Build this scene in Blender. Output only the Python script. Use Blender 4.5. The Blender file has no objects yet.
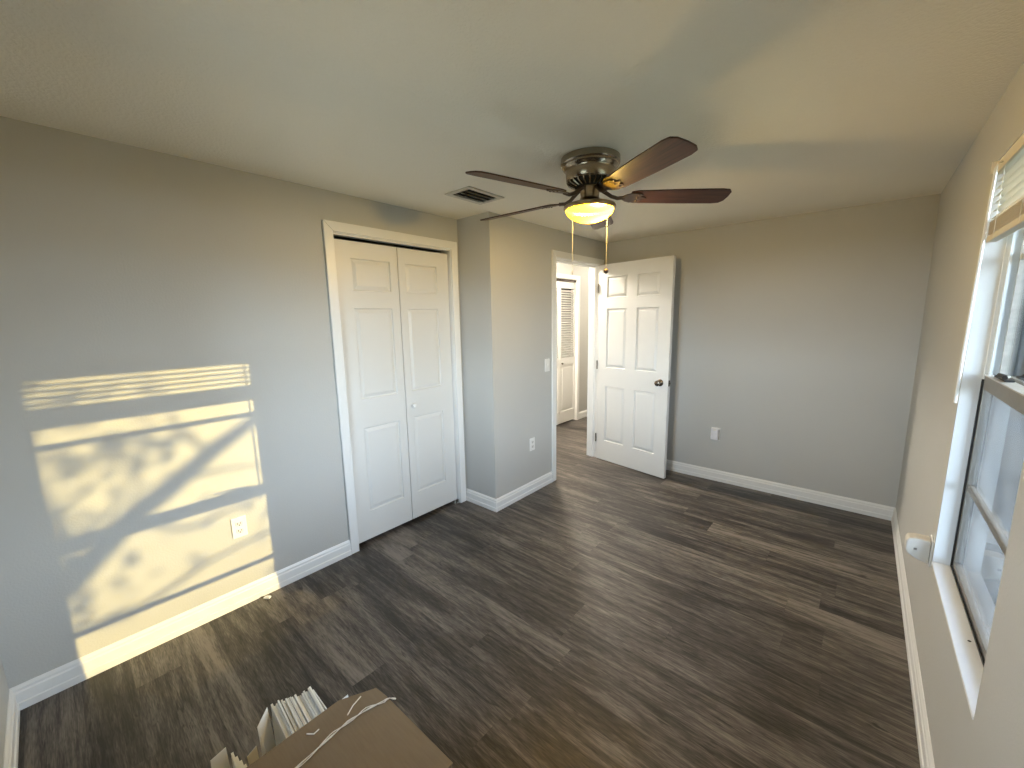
import bpy, bmesh, math, random
from mathutils import Vector, Matrix

random.seed(7)
S = bpy.context.scene
COL = S.collection
PI = math.pi

# ------------------------------------------------------------------ camera
CAM = Vector((2.4469, 0.2629, 1.5239))
YAW, PITCH, ROLL, FPX = map(float, (40.895, -9.1783, -0.9572, 405.2557))
ya, pt, ro = math.radians(YAW), math.radians(PITCH), math.radians(ROLL)
fwd = Vector((-math.sin(ya)*math.cos(pt), math.cos(ya)*math.cos(pt), math.sin(pt)))
rt = fwd.cross(Vector((0, 0, 1))).normalized()
up = rt.cross(fwd)
r2 = rt*math.cos(ro) + up*math.sin(ro)
u2 = -rt*math.sin(ro) + up*math.cos(ro)
cd = bpy.data.cameras.new('camera')
cd.sensor_fit = 'HORIZONTAL'; cd.sensor_width = 36.0
cd.lens = FPX/1024*36.0
cd.clip_start = 0.02; cd.clip_end = 300
cam = bpy.data.objects.new('camera', cd); COL.objects.link(cam)
m = Matrix((r2, u2, -fwd)).transposed().to_4x4(); m.translation = CAM
cam.matrix_world = m
S.camera = cam

# ------------------------------------------------------------------ view, world, sun
S.view_settings.view_transform = 'Standard'
S.view_settings.look = 'None'
S.view_settings.exposure = 0.28
S.view_settings.gamma = 1.0
S.view_settings.use_curve_mapping = False
S.cycles.use_denoising = True
S.cycles.denoiser = 'OPENIMAGEDENOISE'
S.cycles.max_bounces = 10
S.cycles.diffuse_bounces = 7
S.cycles.glossy_bounces = 4
S.cycles.transmission_bounces = 8
S.cycles.transparent_max_bounces = 16
S.cycles.sample_clamp_indirect = 6.0
S.cycles.caustics_reflective = False
S.cycles.caustics_refractive = False

SUNDIR = Vector((-2.743, -1.468, -0.640)).normalized()      # the way the light travels
world = bpy.data.worlds.new('sky'); S.world = world; world.use_nodes = True
wn = world.node_tree; wn.nodes.clear()
wo = wn.nodes.new('ShaderNodeOutputWorld'); wb = wn.nodes.new('ShaderNodeBackground')
tcw = wn.nodes.new('ShaderNodeTexCoord'); spw = wn.nodes.new('ShaderNodeSeparateXYZ')
sk = wn.nodes.new('ShaderNodeValToRGB')                      # hazy evening sky, pale at the horizon, bluer above
sk.color_ramp.elements[0].position = 0.0; sk.color_ramp.elements[0].color = (0.84, 1.02, 1.22, 1)
sk.color_ramp.elements[1].position = 1.0; sk.color_ramp.elements[1].color = (0.16, 0.24, 0.40, 1)
for pos, colr in ((0.13, (0.84, 1.02, 1.22, 1)), (0.40, (0.32, 0.44, 0.61, 1))):
    el = sk.color_ramp.elements.new(pos); el.color = colr
SKY_STRENGTH = 14.0
wb.inputs['Strength'].default_value = SKY_STRENGTH
wn.links.new(tcw.outputs['Generated'], spw.inputs[0]); wn.links.new(spw.outputs[2], sk.inputs[0])
def sky_lobe(direction, power, gain):        # broad brightening of the sky around one direction
    dp = wn.nodes.new('ShaderNodeVectorMath'); dp.operation = 'DOT_PRODUCT'
    wn.links.new(tcw.outputs['Generated'], dp.inputs[0]); dp.inputs[1].default_value = Vector(direction).normalized()
    a = wn.nodes.new('ShaderNodeMath'); a.operation = 'MAXIMUM'; wn.links.new(dp.outputs['Value'], a.inputs[0]); a.inputs[1].default_value = 0.0
    p = wn.nodes.new('ShaderNodeMath'); p.operation = 'POWER'; wn.links.new(a.outputs[0], p.inputs[0]); p.inputs[1].default_value = power
    g = wn.nodes.new('ShaderNodeMath'); g.operation = 'MULTIPLY'; wn.links.new(p.outputs[0], g.inputs[0]); g.inputs[1].default_value = gain
    return g.outputs[0]
l1 = sky_lobe(-SUNDIR, 22.0, 1.6)             # glow round the low sun
l2 = sky_lobe((0.05, -1.0, 0.12), 8.0, 1.25)  # added brightening of the sky, to light the far wall
s1 = wn.nodes.new('ShaderNodeMath'); s1.operation = 'ADD'; wn.links.new(l1, s1.inputs[0]); wn.links.new(l2, s1.inputs[1])
s2 = wn.nodes.new('ShaderNodeMath'); s2.operation = 'ADD'; wn.links.new(s1.outputs[0], s2.inputs[0]); s2.inputs[1].default_value = 1.0
sv = wn.nodes.new('ShaderNodeVectorMath'); sv.operation = 'SCALE'
wn.links.new(sk.outputs[0], sv.inputs[0]); wn.links.new(s2.outputs[0], sv.inputs['Scale'])
wn.links.new(sv.outputs[0], wb.inputs[0]); wn.links.new(wb.outputs[0], wo.inputs[0])

sd = bpy.data.lights.new('sun', 'SUN'); sd.energy = 5.3; sd.angle = math.radians(0.25); sd.color = (1.0, 0.74, 0.29)
sun = bpy.data.objects.new('sun', sd); COL.objects.link(sun)
sun.rotation_euler = SUNDIR.to_track_quat('-Z', 'Y').to_euler()
sun.location = (12, 8, 6)

# ------------------------------------------------------------------ room numbers (metres)
W, YF, H = 2.743, 4.214, 2.28          # right wall, far wall, ceiling
BX, BY = 0.342, 2.474                  # entry bump-out face and its near side
DY0, DY1, DZ = 3.297, 4.098, 2.045     # entry door opening
CY0, CY1, CZ = 1.480, 2.395, 2.052     # closet opening
WY0, WY1, WZ0, WZ1 = 1.660, 2.516, 0.514, 2.036   # window opening
HB = 0.1025
HX = -0.713                            # hall wall
WT = 0.125                             # outer wall thickness

# ------------------------------------------------------------------ materials
def mat(name):
    m = bpy.data.materials.new(name); m.use_nodes = True
    return m, m.node_tree, m.node_tree.nodes['Principled BSDF']

def simple(name, col, rough=0.5, metal=0.0, bump=0.0, bscale=200.0, spec=0.5, var=0.0, vscale=8.0):
    m, t, b = mat(name)
    b.inputs['Base Color'].default_value = (*col, 1)
    b.inputs['Roughness'].default_value = rough
    b.inputs['Metallic'].default_value = metal
    b.inputs['Specular IOR Level'].default_value = spec
    tc = t.nodes.new('ShaderNodeTexCoord')
    if bump:
        n = t.nodes.new('ShaderNodeTexNoise'); n.inputs['Scale'].default_value = bscale; n.inputs['Detail'].default_value = 4
        bp = t.nodes.new('ShaderNodeBump'); bp.inputs['Strength'].default_value = bump; bp.inputs['Distance'].default_value = 0.002
        t.links.new(tc.outputs['Object'], n.inputs['Vector'])
        t.links.new(n.outputs['Fac'], bp.inputs['Height']); t.links.new(bp.outputs[0], b.inputs['Normal'])
    if var:
        n = t.nodes.new('ShaderNodeTexNoise'); n.inputs['Scale'].default_value = vscale; n.inputs['Detail'].default_value = 5
        mx = t.nodes.new('ShaderNodeMix'); mx.data_type = 'RGBA'
        mx.inputs[6].default_value = (*[c*(1-var) for c in col], 1); mx.inputs[7].default_value = (*[min(1, c*(1+var)) for c in col], 1)
        t.links.new(tc.outputs['Object'], n.inputs['Vector']); t.links.new(n.outputs['Fac'], mx.inputs[0])
        t.links.new(mx.outputs[2], b.inputs['Base Color'])
    return m

def wall_paint(name, col, bump, scale, rough):
    m, t, b = mat(name)
    tc = t.nodes.new('ShaderNodeTexCoord')
    b.inputs['Roughness'].default_value = rough
    b.inputs['Specular IOR Level'].default_value = 0.35
    big = t.nodes.new('ShaderNodeTexNoise'); big.inputs['Scale'].default_value = 1.6; big.inputs['Detail'].default_value = 5
    mx = t.nodes.new('ShaderNodeMix'); mx.data_type = 'RGBA'
    mx.inputs[6].default_value = (*[c*0.96 for c in col], 1); mx.inputs[7].default_value = (*[min(1, c*1.04) for c in col], 1)
    t.links.new(tc.outputs['Object'], big.inputs['Vector']); t.links.new(big.outputs['Fac'], mx.inputs[0])
    t.links.new(mx.outputs[2], b.inputs['Base Color'])
    n = t.nodes.new('ShaderNodeTexNoise'); n.inputs['Scale'].default_value = scale; n.inputs['Detail'].default_value = 3
    rp = t.nodes.new('ShaderNodeValToRGB'); rp.color_ramp.elements[0].position = 0.42; rp.color_ramp.elements[1].position = 0.62
    bp = t.nodes.new('ShaderNodeBump'); bp.inputs['Strength'].default_value = bump; bp.inputs['Distance'].default_value = 0.003
    t.links.new(tc.outputs['Object'], n.inputs['Vector']); t.links.new(n.outputs['Fac'], rp.inputs[0])
    t.links.new(rp.outputs[0], bp.inputs['Height']); t.links.new(bp.outputs[0], b.inputs['Normal'])
    return m

M = {}
M['wall'] = wall_paint('grey_wall_paint', (0.51, 0.505, 0.48), 0.10, 120, 0.55)
M['ceil'] = wall_paint('textured_ceiling_paint', (0.90, 0.85, 0.73), 0.28, 90, 0.85)
M['trim'] = simple('white_trim_paint', (0.80, 0.80, 0.785), 0.35)
M['door'] = simple('white_door_paint', (0.71, 0.705, 0.68), 0.4, bump=0.12, bscale=90)
M['reveal'] = simple('white_reveal_paint', (0.82, 0.83, 0.83), 0.5, bump=0.1, bscale=60)
M['plate'] = simple('white_plastic', (0.82, 0.81, 0.78), 0.3)
M['aged'] = simple('aged_white_plastic', (0.66, 0.63, 0.57), 0.4)
M['socket'] = simple('white_socket_plastic', (0.74, 0.72, 0.68), 0.35)
M['slot'] = simple('dark_slot', (0.015, 0.015, 0.015), 0.7)
M['chip'] = simple('lavender_white_plastic', (0.74, 0.73, 0.77), 0.3)
M['bronze'] = simple('dark_bronze', (0.05, 0.035, 0.025), 0.35, 0.9)
M['knobmetal'] = simple('satin_dark_nickel', (0.17, 0.14, 0.11), 0.22, 1.0)
M['arm'] = simple('oiled_bronze', (0.14, 0.10, 0.075), 0.38, 0.85)
M['steel'] = simple('zinc_steel', (0.55, 0.54, 0.50), 0.35, 1.0)
M['vent'] = simple('cream_vent_enamel', (0.62, 0.58, 0.49), 0.5)
M['ventdark'] = simple('vent_shadow_black', (0.02, 0.017, 0.012), 0.9)
M['alu'] = simple('bronze_grey_aluminium', (0.30, 0.28, 0.25), 0.4, 0.75, var=0.12, vscale=30)
M['alu_light'] = simple('worn_bare_aluminium', (0.62, 0.60, 0.55), 0.4, 0.6, var=0.25, vscale=60)
M['gasket'] = simple('black_gasket', (0.012, 0.012, 0.013), 0.6)
M['vinyl'] = simple('white_track_vinyl', (0.78, 0.80, 0.80), 0.4)
M['blind'] = simple('white_blind_slat', (0.80, 0.75, 0.65), 0.45)
def blind_slat():
    m = bpy.data.materials.new('white_translucent_slat'); m.use_nodes = True
    t = m.node_tree; t.nodes.clear()
    o = t.nodes.new('ShaderNodeOutputMaterial'); d = t.nodes.new('ShaderNodeBsdfDiffuse'); d.inputs[0].default_value = (0.86, 0.83, 0.76, 1)
    l = t.nodes.new('ShaderNodeBsdfTranslucent'); l.inputs[0].default_value = (0.90, 0.85, 0.74, 1)
    x = t.nodes.new('ShaderNodeMixShader'); x.inputs[0].default_value = 0.22
    t.links.new(d.outputs[0], x.inputs[1]); t.links.new(l.outputs[0], x.inputs[2]); t.links.new(x.outputs[0], o.inputs[0])
    return m
M['slat'] = blind_slat()
M['blindrail'] = simple('cream_blind_rail', (0.72, 0.65, 0.53), 0.45)
M['chain'] = simple('pale_bead_chain', (0.26, 0.25, 0.235), 0.6, 0.0)
M['knobwood'] = simple('dark_wood_pull', (0.045, 0.022, 0.012), 0.4)
M['card'] = simple('white_card', (0.88, 0.87, 0.82), 0.7, var=0.06, vscale=20)
M['carddim'] = simple('grey_white_card', (0.68, 0.66, 0.60), 0.7, var=0.08, vscale=20)
M['tape'] = simple('white_twisted_tape', (0.78, 0.70, 0.58), 0.35)
M['stucco'] = simple('pale_stucco', (0.58, 0.61, 0.63), 0.9, bump=0.4, bscale=40)
M['fence'] = simple('grey_weathered_fence', (0.15, 0.165, 0.175), 0.85, var=0.2, vscale=6)
M['post'] = simple('white_post_paint', (0.82, 0.85, 0.87), 0.6)
M['grass'] = simple('dry_lawn', (0.17, 0.18, 0.11), 0.95, bump=0.6, bscale=30, var=0.4, vscale=5)
M['concrete'] = simple('pale_concrete', (0.50, 0.51, 0.50), 0.9, var=0.15, vscale=6)
M['reflector'] = simple('tan_reflector', (0.56, 0.46, 0.32), 0.9, var=0.12, vscale=5)
M['bark'] = simple('rough_bark', (0.10, 0.075, 0.05), 0.95, bump=0.9, bscale=25)
M['leaf'] = simple('dull_green_leaf', (0.07, 0.11, 0.035), 0.7)
M['shade'] = simple('closet_shade_black', (0.10, 0.10, 0.095), 0.9)  # closet interiors coloured dark to stand for their shade

def cardboard():
    m, t, b = mat('brown_cardboard')
    tc = t.nodes.new('ShaderNodeTexCoord')
    mp = t.nodes.new('ShaderNodeMapping'); mp.inputs['Scale'].default_value = (6, 60, 6)
    n = t.nodes.new('ShaderNodeTexNoise'); n.inputs['Scale'].default_value = 3; n.inputs['Detail'].default_value = 6
    rp = t.nodes.new('ShaderNodeValToRGB')
    rp.color_ramp.elements[0].color = (0.175, 0.122, 0.068, 1); rp.color_ramp.elements[1].color = (0.225, 0.162, 0.095, 1)
    t.links.new(tc.outputs['Object'], mp.inputs[0]); t.links.new(mp.outputs[0], n.inputs['Vector'])
    t.links.new(n.outputs['Fac'], rp.inputs[0]); t.links.new(rp.outputs[0], b.inputs['Base Color'])
    b.inputs['Roughness'].default_value = 0.8
    return m
M['box'] = cardboard()

def brushed(name, col, rough):
    m, t, b = mat(name)
    tc = t.nodes.new('ShaderNodeTexCoord')
    mp = t.nodes.new('ShaderNodeMapping'); mp.inputs['Scale'].default_value = (4, 4, 160)
    n = t.nodes.new('ShaderNodeTexNoise'); n.inputs['Scale'].default_value = 4; n.inputs['Detail'].default_value = 3
    rp = t.nodes.new('ShaderNodeValToRGB')
    rp.color_ramp.elements[0].color = (*[c*0.75 for c in col], 1); rp.color_ramp.elements[1].color = (*[c*1.2 for c in col], 1)
    t.links.new(tc.outputs['Object'], mp.inputs[0]); t.links.new(mp.outputs[0], n.inputs['Vector'])
    t.links.new(n.outputs['Fac'], rp.inputs[0]); t.links.new(rp.outputs[0], b.inputs['Base Color'])
    b.inputs['Metallic'].default_value = 1.0; b.inputs['Roughness'].default_value = rough
    return m
M['brushgold'] = brushed('brushed_warm_nickel', (0.52, 0.40, 0.26), 0.28)
M['brush'] = brushed('brushed_antique_nickel', (0.34, 0.29, 0.22), 0.24)

def blade_wood():
    m, t, b = mat('dark_walnut_blade')
    tc = t.nodes.new('ShaderNodeTexCoord')
    mp = t.nodes.new('ShaderNodeMapping'); mp.inputs['Scale'].default_value = (2.5, 40, 40)
    n = t.nodes.new('ShaderNodeTexNoise'); n.inputs['Scale'].default_value = 2.2; n.inputs['Detail'].default_value = 7; n.inputs['Distortion'].default_value = 0.6
    rp = t.nodes.new('ShaderNodeValToRGB')
    rp.color_ramp.elements[0].position = 0.3; rp.color_ramp.elements[1].position = 0.75
    rp.color_ramp.elements[0].color = (0.022, 0.008, 0.005, 1); rp.color_ramp.elements[1].color = (0.085, 0.034, 0.020, 1)
    t.links.new(tc.outputs['Object'], mp.inputs[0]); t.links.new(mp.outputs[0], n.inputs['Vector'])
    t.links.new(n.outputs['Fac'], rp.inputs[0]); t.links.new(rp.outputs[0], b.inputs['Base Color'])
    b.inputs['Roughness'].default_value = 0.42
    b.inputs['Specular IOR Level'].default_value = 0.25
    return m
M['blade'] = blade_wood()

def glass(name, dust, tint):
    m = bpy.data.materials.new(name); m.use_nodes = True
    t = m.node_tree; t.nodes.clear()
    o = t.nodes.new('ShaderNodeOutputMaterial')
    tr = t.nodes.new('ShaderNodeBsdfTransparent'); tr.inputs[0].default_value = (*tint, 1)
    gl = t.nodes.new('ShaderNodeBsdfGlossy'); gl.inputs['Roughness'].default_value = 0.02
    fr = t.nodes.new('ShaderNodeFresnel'); fr.inputs[0].default_value = 1.25
    m1 = t.nodes.new('ShaderNodeMixShader')
    t.links.new(fr.outputs[0], m1.inputs[0]); t.links.new(tr.outputs[0], m1.inputs[1]); t.links.new(gl.outputs[0], m1.inputs[2])
    if dust:
        df = t.nodes.new('ShaderNodeBsdfTranslucent'); df.inputs[0].default_value = (0.72, 0.76, 0.80, 1)
        d2 = t.nodes.new('ShaderNodeBsdfDiffuse'); d2.inputs[0].default_value = (0.72, 0.76, 0.80, 1)
        md = t.nodes.new('ShaderNodeMixShader'); md.inputs[0].default_value = 0.5
        t.links.new(df.outputs[0], md.inputs[1]); t.links.new(d2.outputs[0], md.inputs[2])
        tc = t.nodes.new('ShaderNodeTexCoord'); n = t.nodes.new('ShaderNodeTexNoise')
        n.inputs['Scale'].default_value = 7; n.inputs['Detail'].default_value = 8
        mr = t.nodes.new('ShaderNodeMapRange'); mr.inputs['From Min'].default_value = 0.3; mr.inputs['From Max'].default_value = 0.7
        mr.inputs['To Min'].default_value = dust*0.5; mr.inputs['To Max'].default_value = dust*1.5
        t.links.new(tc.outputs['Object'], n.inputs['Vector']); t.links.new(n.outputs['Fac'], mr.inputs['Value'])
        m2 = t.nodes.new('ShaderNodeMixShader')
        t.links.new(mr.outputs[0], m2.inputs[0]); t.links.new(m1.outputs[0], m2.inputs[1]); t.links.new(md.outputs[0], m2.inputs[2])
        t.links.new(m2.outputs[0], o.inputs[0])
    else:
        t.links.new(m1.outputs[0], o.inputs[0])
    return m
M['glass'] = glass('window_glass', 0.0, (0.96, 0.98, 0.98))
M['dustglass'] = glass('dusty_window_glass', 0.035, (0.93, 0.95, 0.96))

def lamp_glass():
    m = bpy.data.materials.new('frosted_yellow_lamp_glass'); m.use_nodes = True
    t = m.node_tree; t.nodes.clear()
    o = t.nodes.new('ShaderNodeOutputMaterial')
    tr = t.nodes.new('ShaderNodeBsdfTransparent'); tr.inputs[0].default_value = (1.0, 0.80, 0.20, 1)
    tl = t.nodes.new('ShaderNodeBsdfTranslucent'); tl.inputs[0].default_value = (0.034, 0.0225, 0.0002, 1)
    em = t.nodes.new('ShaderNodeEmission'); em.inputs[0].default_value = (1.0, 0.74, 0.03, 1); em.inputs[1].default_value = 0.35
    mx = t.nodes.new('ShaderNodeMixShader'); mx.inputs[0].default_value = 0.965
    ad = t.nodes.new('ShaderNodeAddShader')
    t.links.new(tr.outputs[0], mx.inputs[1]); t.links.new(tl.outputs[0], mx.inputs[2])
    t.links.new(mx.outputs[0], ad.inputs[0]); t.links.new(em.outputs[0], ad.inputs[1])
    t.links.new(ad.outputs[0], o.inputs[0])
    return m
M['lampglass'] = lamp_glass()

def floor_mat():
    m, t, b = mat('grey_brown_vinyl_plank')
    N, L = t.nodes, t.links
    def math_(op, a, bb=None):
        n = N.new('ShaderNodeMath'); n.operation = op
        for i, v in enumerate((a, bb)):
            if v is None: continue
            if isinstance(v, (int, float)): n.inputs[i].default_value = v
            else: L.new(v, n.inputs[i])
        return n.outputs[0]
    tc = N.new('ShaderNodeTexCoord')
    mp = N.new('ShaderNodeMapping'); mp.inputs['Rotation'].default_value = (0, 0, math.radians(0.8))
    L.new(tc.outputs['Object'], mp.inputs[0])
    sp = N.new('ShaderNodeSeparateXYZ'); L.new(mp.outputs[0], sp.inputs[0])
    PW, PL = 0.152, 1.22
    yy = math_('DIVIDE', math_('ADD', sp.outputs[1], 0.118), PW)
    row = math_('FLOOR', yy); fy = math_('FRACT', yy)
    wr = N.new('ShaderNodeTexWhiteNoise'); wr.noise_dimensions = '1D'; L.new(row, wr.inputs['W'])
    xx = math_('ADD', math_('DIVIDE', sp.outputs[0], PL), math_('MULTIPLY', wr.outputs['Value'], 7.31))
    col = math_('FLOOR', xx); fx = math_('FRACT', xx)
    cb = N.new('ShaderNodeCombineXYZ'); L.new(col, cb.inputs[0]); L.new(row, cb.inputs[1])
    wp = N.new('ShaderNodeTexWhiteNoise'); wp.noise_dimensions = '3D'; L.new(cb.outputs[0], wp.inputs['Vector'])
    # grain coordinates, shifted plank by plank
    sh = N.new('ShaderNodeVectorMath'); sh.operation = 'SCALE'; L.new(wp.outputs['Color'], sh.inputs[0]); sh.inputs['Scale'].default_value = 37.0
    ad = N.new('ShaderNodeVectorMath'); ad.operation = 'ADD'; L.new(mp.outputs[0], ad.inputs[0]); L.new(sh.outputs[0], ad.inputs[1])
    def grain(sx, sy, scale, det, dist):
        q = N.new('ShaderNodeMapping'); q.inputs['Scale'].default_value = (sx, sy, 1); L.new(ad.outputs[0], q.inputs[0])
        n = N.new('ShaderNodeTexNoise'); n.inputs['Scale'].default_value = scale; n.inputs['Detail'].default_value = det
        n.inputs['Distortion'].default_value = dist; L.new(q.outputs[0], n.inputs['Vector'])
        return n.outputs['Fac']
    g1 = grain(1.15, 14.0, 2.0, 10, 1.1)      # long dark and pale streaks
    g2 = grain(9.0, 110.0, 2.4, 6, 0.5)      # fine pores
    g3 = grain(1.0, 4.5, 1.3, 5, 1.0)       # slow blotches
    g4 = grain(3.2, 22.0, 1.9, 3, 1.4)      # short dark knots and ticks
    knot = N.new('ShaderNodeMapRange'); knot.inputs['From Min'].default_value = 0.64; knot.inputs['From Max'].default_value = 0.74
    L.new(g4, knot.inputs['Value'])
    mix = math_('ADD', math_('MULTIPLY', g1, 0.70), math_('ADD', math_('MULTIPLY', g2, 0.55), math_('MULTIPLY', g3, 0.62)))
    mix = math_('ADD', mix, -0.372)
    tone = math_('SUBTRACT', math_('ADD', mix, math_('MULTIPLY', math_('SUBTRACT', wp.outputs['Value'], 0.5), 0.17)), math_('MULTIPLY', knot.outputs[0], 0.20))
    rp = N.new('ShaderNodeValToRGB')
    e = rp.color_ramp.elements
    e[0].position = 0.38; e[0].color = (0.022, 0.018, 0.0155, 1)
    e[1].position = 0.80; e[1].color = (0.205, 0.178, 0.155, 1)
    k = e.new(0.52); k.color = (0.058, 0.0495, 0.043, 1)
    k = e.new(0.63); k.color = (0.110, 0.095, 0.082, 1)
    L.new(tone, rp.inputs[0])
    # seams
    sy = math_('LESS_THAN', fy, 0.014); sx = math_('LESS_THAN', fx, 0.0020)
    seam = math_('MAXIMUM', sy, sx)
    mx = N.new('ShaderNodeMix'); mx.data_type = 'RGBA'; L.new(math_('MULTIPLY', seam, 0.25), mx.inputs[0])
    L.new(rp.outputs[0], mx.inputs[6]); mx.inputs[7].default_value = (0.03, 0.026, 0.022, 1)
    L.new(mx.outputs[2], b.inputs['Base Color'])
    b.inputs['Roughness'].default_value = 0.42
    b.inputs['Specular IOR Level'].default_value = 0.4
    bp = N.new('ShaderNodeBump'); bp.inputs['Strength'].default_value = 0.12; bp.inputs['Distance'].default_value = 0.001
    L.new(math_('SUBTRACT', g2, seam), bp.inputs['Height']); L.new(bp.outputs[0], b.inputs['Normal'])
    return m
M['floor'] = floor_mat()

# ------------------------------------------------------------------ mesh helpers
class MB:
    def __init__(s): s.bm = bmesh.new()
    def box(s, x0, x1, y0, y1, z0, z1, mtx=None):
        vs = [s.bm.verts.new((x, y, z)) for z in (z0, z1) for (x, y) in ((x0, y0), (x1, y0), (x1, y1), (x0, y1))]
        for f in ((3, 2, 1, 0), (4, 5, 6, 7), (0, 1, 5, 4), (1, 2, 6, 5), (2, 3, 7, 6), (3, 0, 4, 7)):
            s.bm.faces.new([vs[i] for i in f])
        if mtx is not None:
            for v in vs: v.co = mtx @ v.co
        return s
    def lathe(s, prof, n=48, c=(0, 0, 0), mtx=None):
        rings = []
        for (r, z) in prof:
            if r < 1e-6: rings.append([s.bm.verts.new((0, 0, z))])
            else: rings.append([s.bm.verts.new((r*math.cos(2*PI*i/n), r*math.sin(2*PI*i/n), z)) for i in range(n)])
        for a, b in zip(rings, rings[1:]):
            for i in range(n):
                j = (i+1) % n
                if len(a) == 1 and len(b) == 1: continue
                if len(a) == 1: s.bm.faces.new((a[0], b[j], b[i]))
                elif len(b) == 1: s.bm.faces.new((a[i], a[j], b[0]))
                else: s.bm.faces.new((a[i], a[j], b[j], b[i]))
        mt = (mtx if mtx is not None else Matrix.Identity(4))
        for r in rings:
            for v in r: v.co = mt @ v.co + Vector(c)
        return s
    def tube(s, pts, rad, n=8):
        pts = [Vector(p) for p in pts]
        rads = rad if isinstance(rad, (list, tuple)) else [rad]*len(pts)
        prev = None; rings = []
        for i, p in enumerate(pts):
            d = (pts[min(i+1, len(pts)-1)]-pts[max(i-1, 0)]).normalized()
            if prev is None:
                a = d.orthogonal().normalized()
            else:
                a = (prev-d*prev.dot(d)).normalized()
            prev = a; b = d.cross(a)
            rings.append([s.bm.verts.new(p+rads[i]*(a*math.cos(2*PI*k/n)+b*math.sin(2*PI*k/n))) for k in range(n)])
        for a, b in zip(rings, rings[1:]):
            for k in range(n):
                s.bm.faces.new((a[k], a[(k+1) % n], b[(k+1) % n], b[k]))
        s.bm.faces.new(list(reversed(rings[0]))); s.bm.faces.new(rings[-1])
        return s
    def prism(s, poly, z0, z1, mtx=None):
        a = [s.bm.verts.new((x, y, z0)) for x, y in poly]; b = [s.bm.verts.new((x, y, z1)) for x, y in poly]
        s.bm.faces.new(list(reversed(a))); s.bm.faces.new(b)
        n = len(poly)
        for i in range(n): s.bm.faces.new((a[i], a[(i+1) % n], b[(i+1) % n], b[i]))
        if mtx is not None:
            for v in a+b: v.co = mtx @ v.co
        return s
    def extrude(s, prof, p0, p1, out, m0=0.0, m1=0.0):
        """profile (depth along out, z) swept from p0 to p1; m0/m1 shift each end per unit depth (mitres)"""
        p0, p1, out = Vector(p0), Vector(p1), Vector(out)
        d = (p1-p0).normalized()
        a = [s.bm.verts.new(p0+out*q+Vector((0, 0, z))+d*(m0*q)) for q, z in prof]
        b = [s.bm.verts.new(p1+out*q+Vector((0, 0, z))+d*(m1*q)) for q, z in prof]
        n = len(prof)
        for i in range(n): s.bm.faces.new((a[i], a[(i+1) % n], b[(i+1) % n], b[i]))
        s.bm.faces.new(list(reversed(a))); s.bm.faces.new(b)
        return s
    def build(s, name, material, parent=None, smooth=False, bevel=0.0, segs=2, origin=None):
        bmesh.ops.recalc_face_normals(s.bm, faces=s.bm.faces)
        me = bpy.data.meshes.new(name)
        if origin is not None: bmesh.ops.translate(s.bm, vec=-Vector(origin), verts=s.bm.verts)
        s.bm.to_mesh(me); s.bm.free()
        me.materials.append(material)
        o = bpy.data.objects.new(name, me); COL.objects.link(o)
        if origin is not None: o.location = origin
        if smooth:
            for p in me.polygons: p.use_smooth = True
            e = o.modifiers.new('edges', 'EDGE_SPLIT'); e.split_angle = math.radians(38)
        if bevel:
            bv = o.modifiers.new('bevel', 'BEVEL'); bv.width = bevel; bv.segments = segs; bv.limit_method = 'ANGLE'
        if parent is not None:
            o.parent = parent
            if origin is None and parent.type == 'EMPTY' or True:
                o.matrix_parent_inverse = parent_world(parent).inverted()
        return o

def parent_world(o):
    m = Matrix.LocRotScale(o.location, o.rotation_euler, o.scale)
    if o.parent: m = parent_world(o.parent) @ o.matrix_parent_inverse @ m
    return m
def tag(o, label=None, cat=None, group=None, kind=None):
    if label: o['label'] = label
    if cat: o['category'] = cat
    if group: o['group'] = group
    if kind: o['kind'] = kind
    return o
def empty(name, loc, label=None, cat=None, group=None, kind=None):
    o = bpy.data.objects.new(name, None); COL.objects.link(o); o.location = loc
    o.empty_display_size = 0.1
    return tag(o, label, cat, group, kind)
def struct(mb, name, material, label=None, **k):
    return tag(mb.build(name, material, **k), label, None, None, 'structure')

# ------------------------------------------------------------------ room shell
struct(MB().box(-1.5, W+WT, -0.15, 7.0, -0.12, 0), 'floor', M['floor'], 'grey brown wood-look plank floor')
struct(MB().box(-1.5, W+WT, -0.15, 7.0, H, H+0.12), 'ceiling', M['ceil'], 'textured off-white ceiling')

w = MB()
w.box(-0.10, 0, -0.15, CY0, 0, H); w.box(-0.10, 0, CY1, BY+0.001, 0, H); w.box(-0.10, 0, CY0, CY1, CZ, H)
struct(w, 'wall_left', M['wall'], 'grey wall with the sunlit patch and the closet')
w = MB()
w.box(0, BX, BY, BY+0.10, 0, H)
w.box(BX-0.12, BX, BY+0.10, DY0, 0, H); w.box(BX-0.12, BX, DY1, YF, 0, H); w.box(BX-0.12, BX, DY0, DY1, DZ, H)
struct(w, 'wall_entry', M['wall'], 'grey wall stepping out beside the closet, with the entry doorway')
struct(MB().box(BX-0.12, W+WT, YF, YF+0.12, 0, H), 'wall_far', M['wall'], 'grey far wall behind the open door')
VX0, VX1, VZ0, VZ1 = 0.95, 1.80, 0.90, 1.80          # second window, behind the camera
w = MB()
w.box(-1.5, VX0, -0.15, 0, 0, H); w.box(VX1, W+WT, -0.15, 0, 0, H); w.box(VX0, VX1, -0.15, 0, 0, VZ0); w.box(VX0, VX1, -0.15, 0, VZ1, H)
struct(w, 'wall_near', M['wall'], 'grey wall at the near left edge')
w = MB()
w.box(W, W+WT, -0.15, WY0, 0, H); w.box(W, W+WT, WY1, 7.0, 0, H)
w.box(W, W+WT, WY0, WY1, 0, WZ0); w.box(W, W+WT, WY0, WY1, WZ1, H)
struct(w, 'wall_right', M['wall'], 'grey wall with the window')
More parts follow.
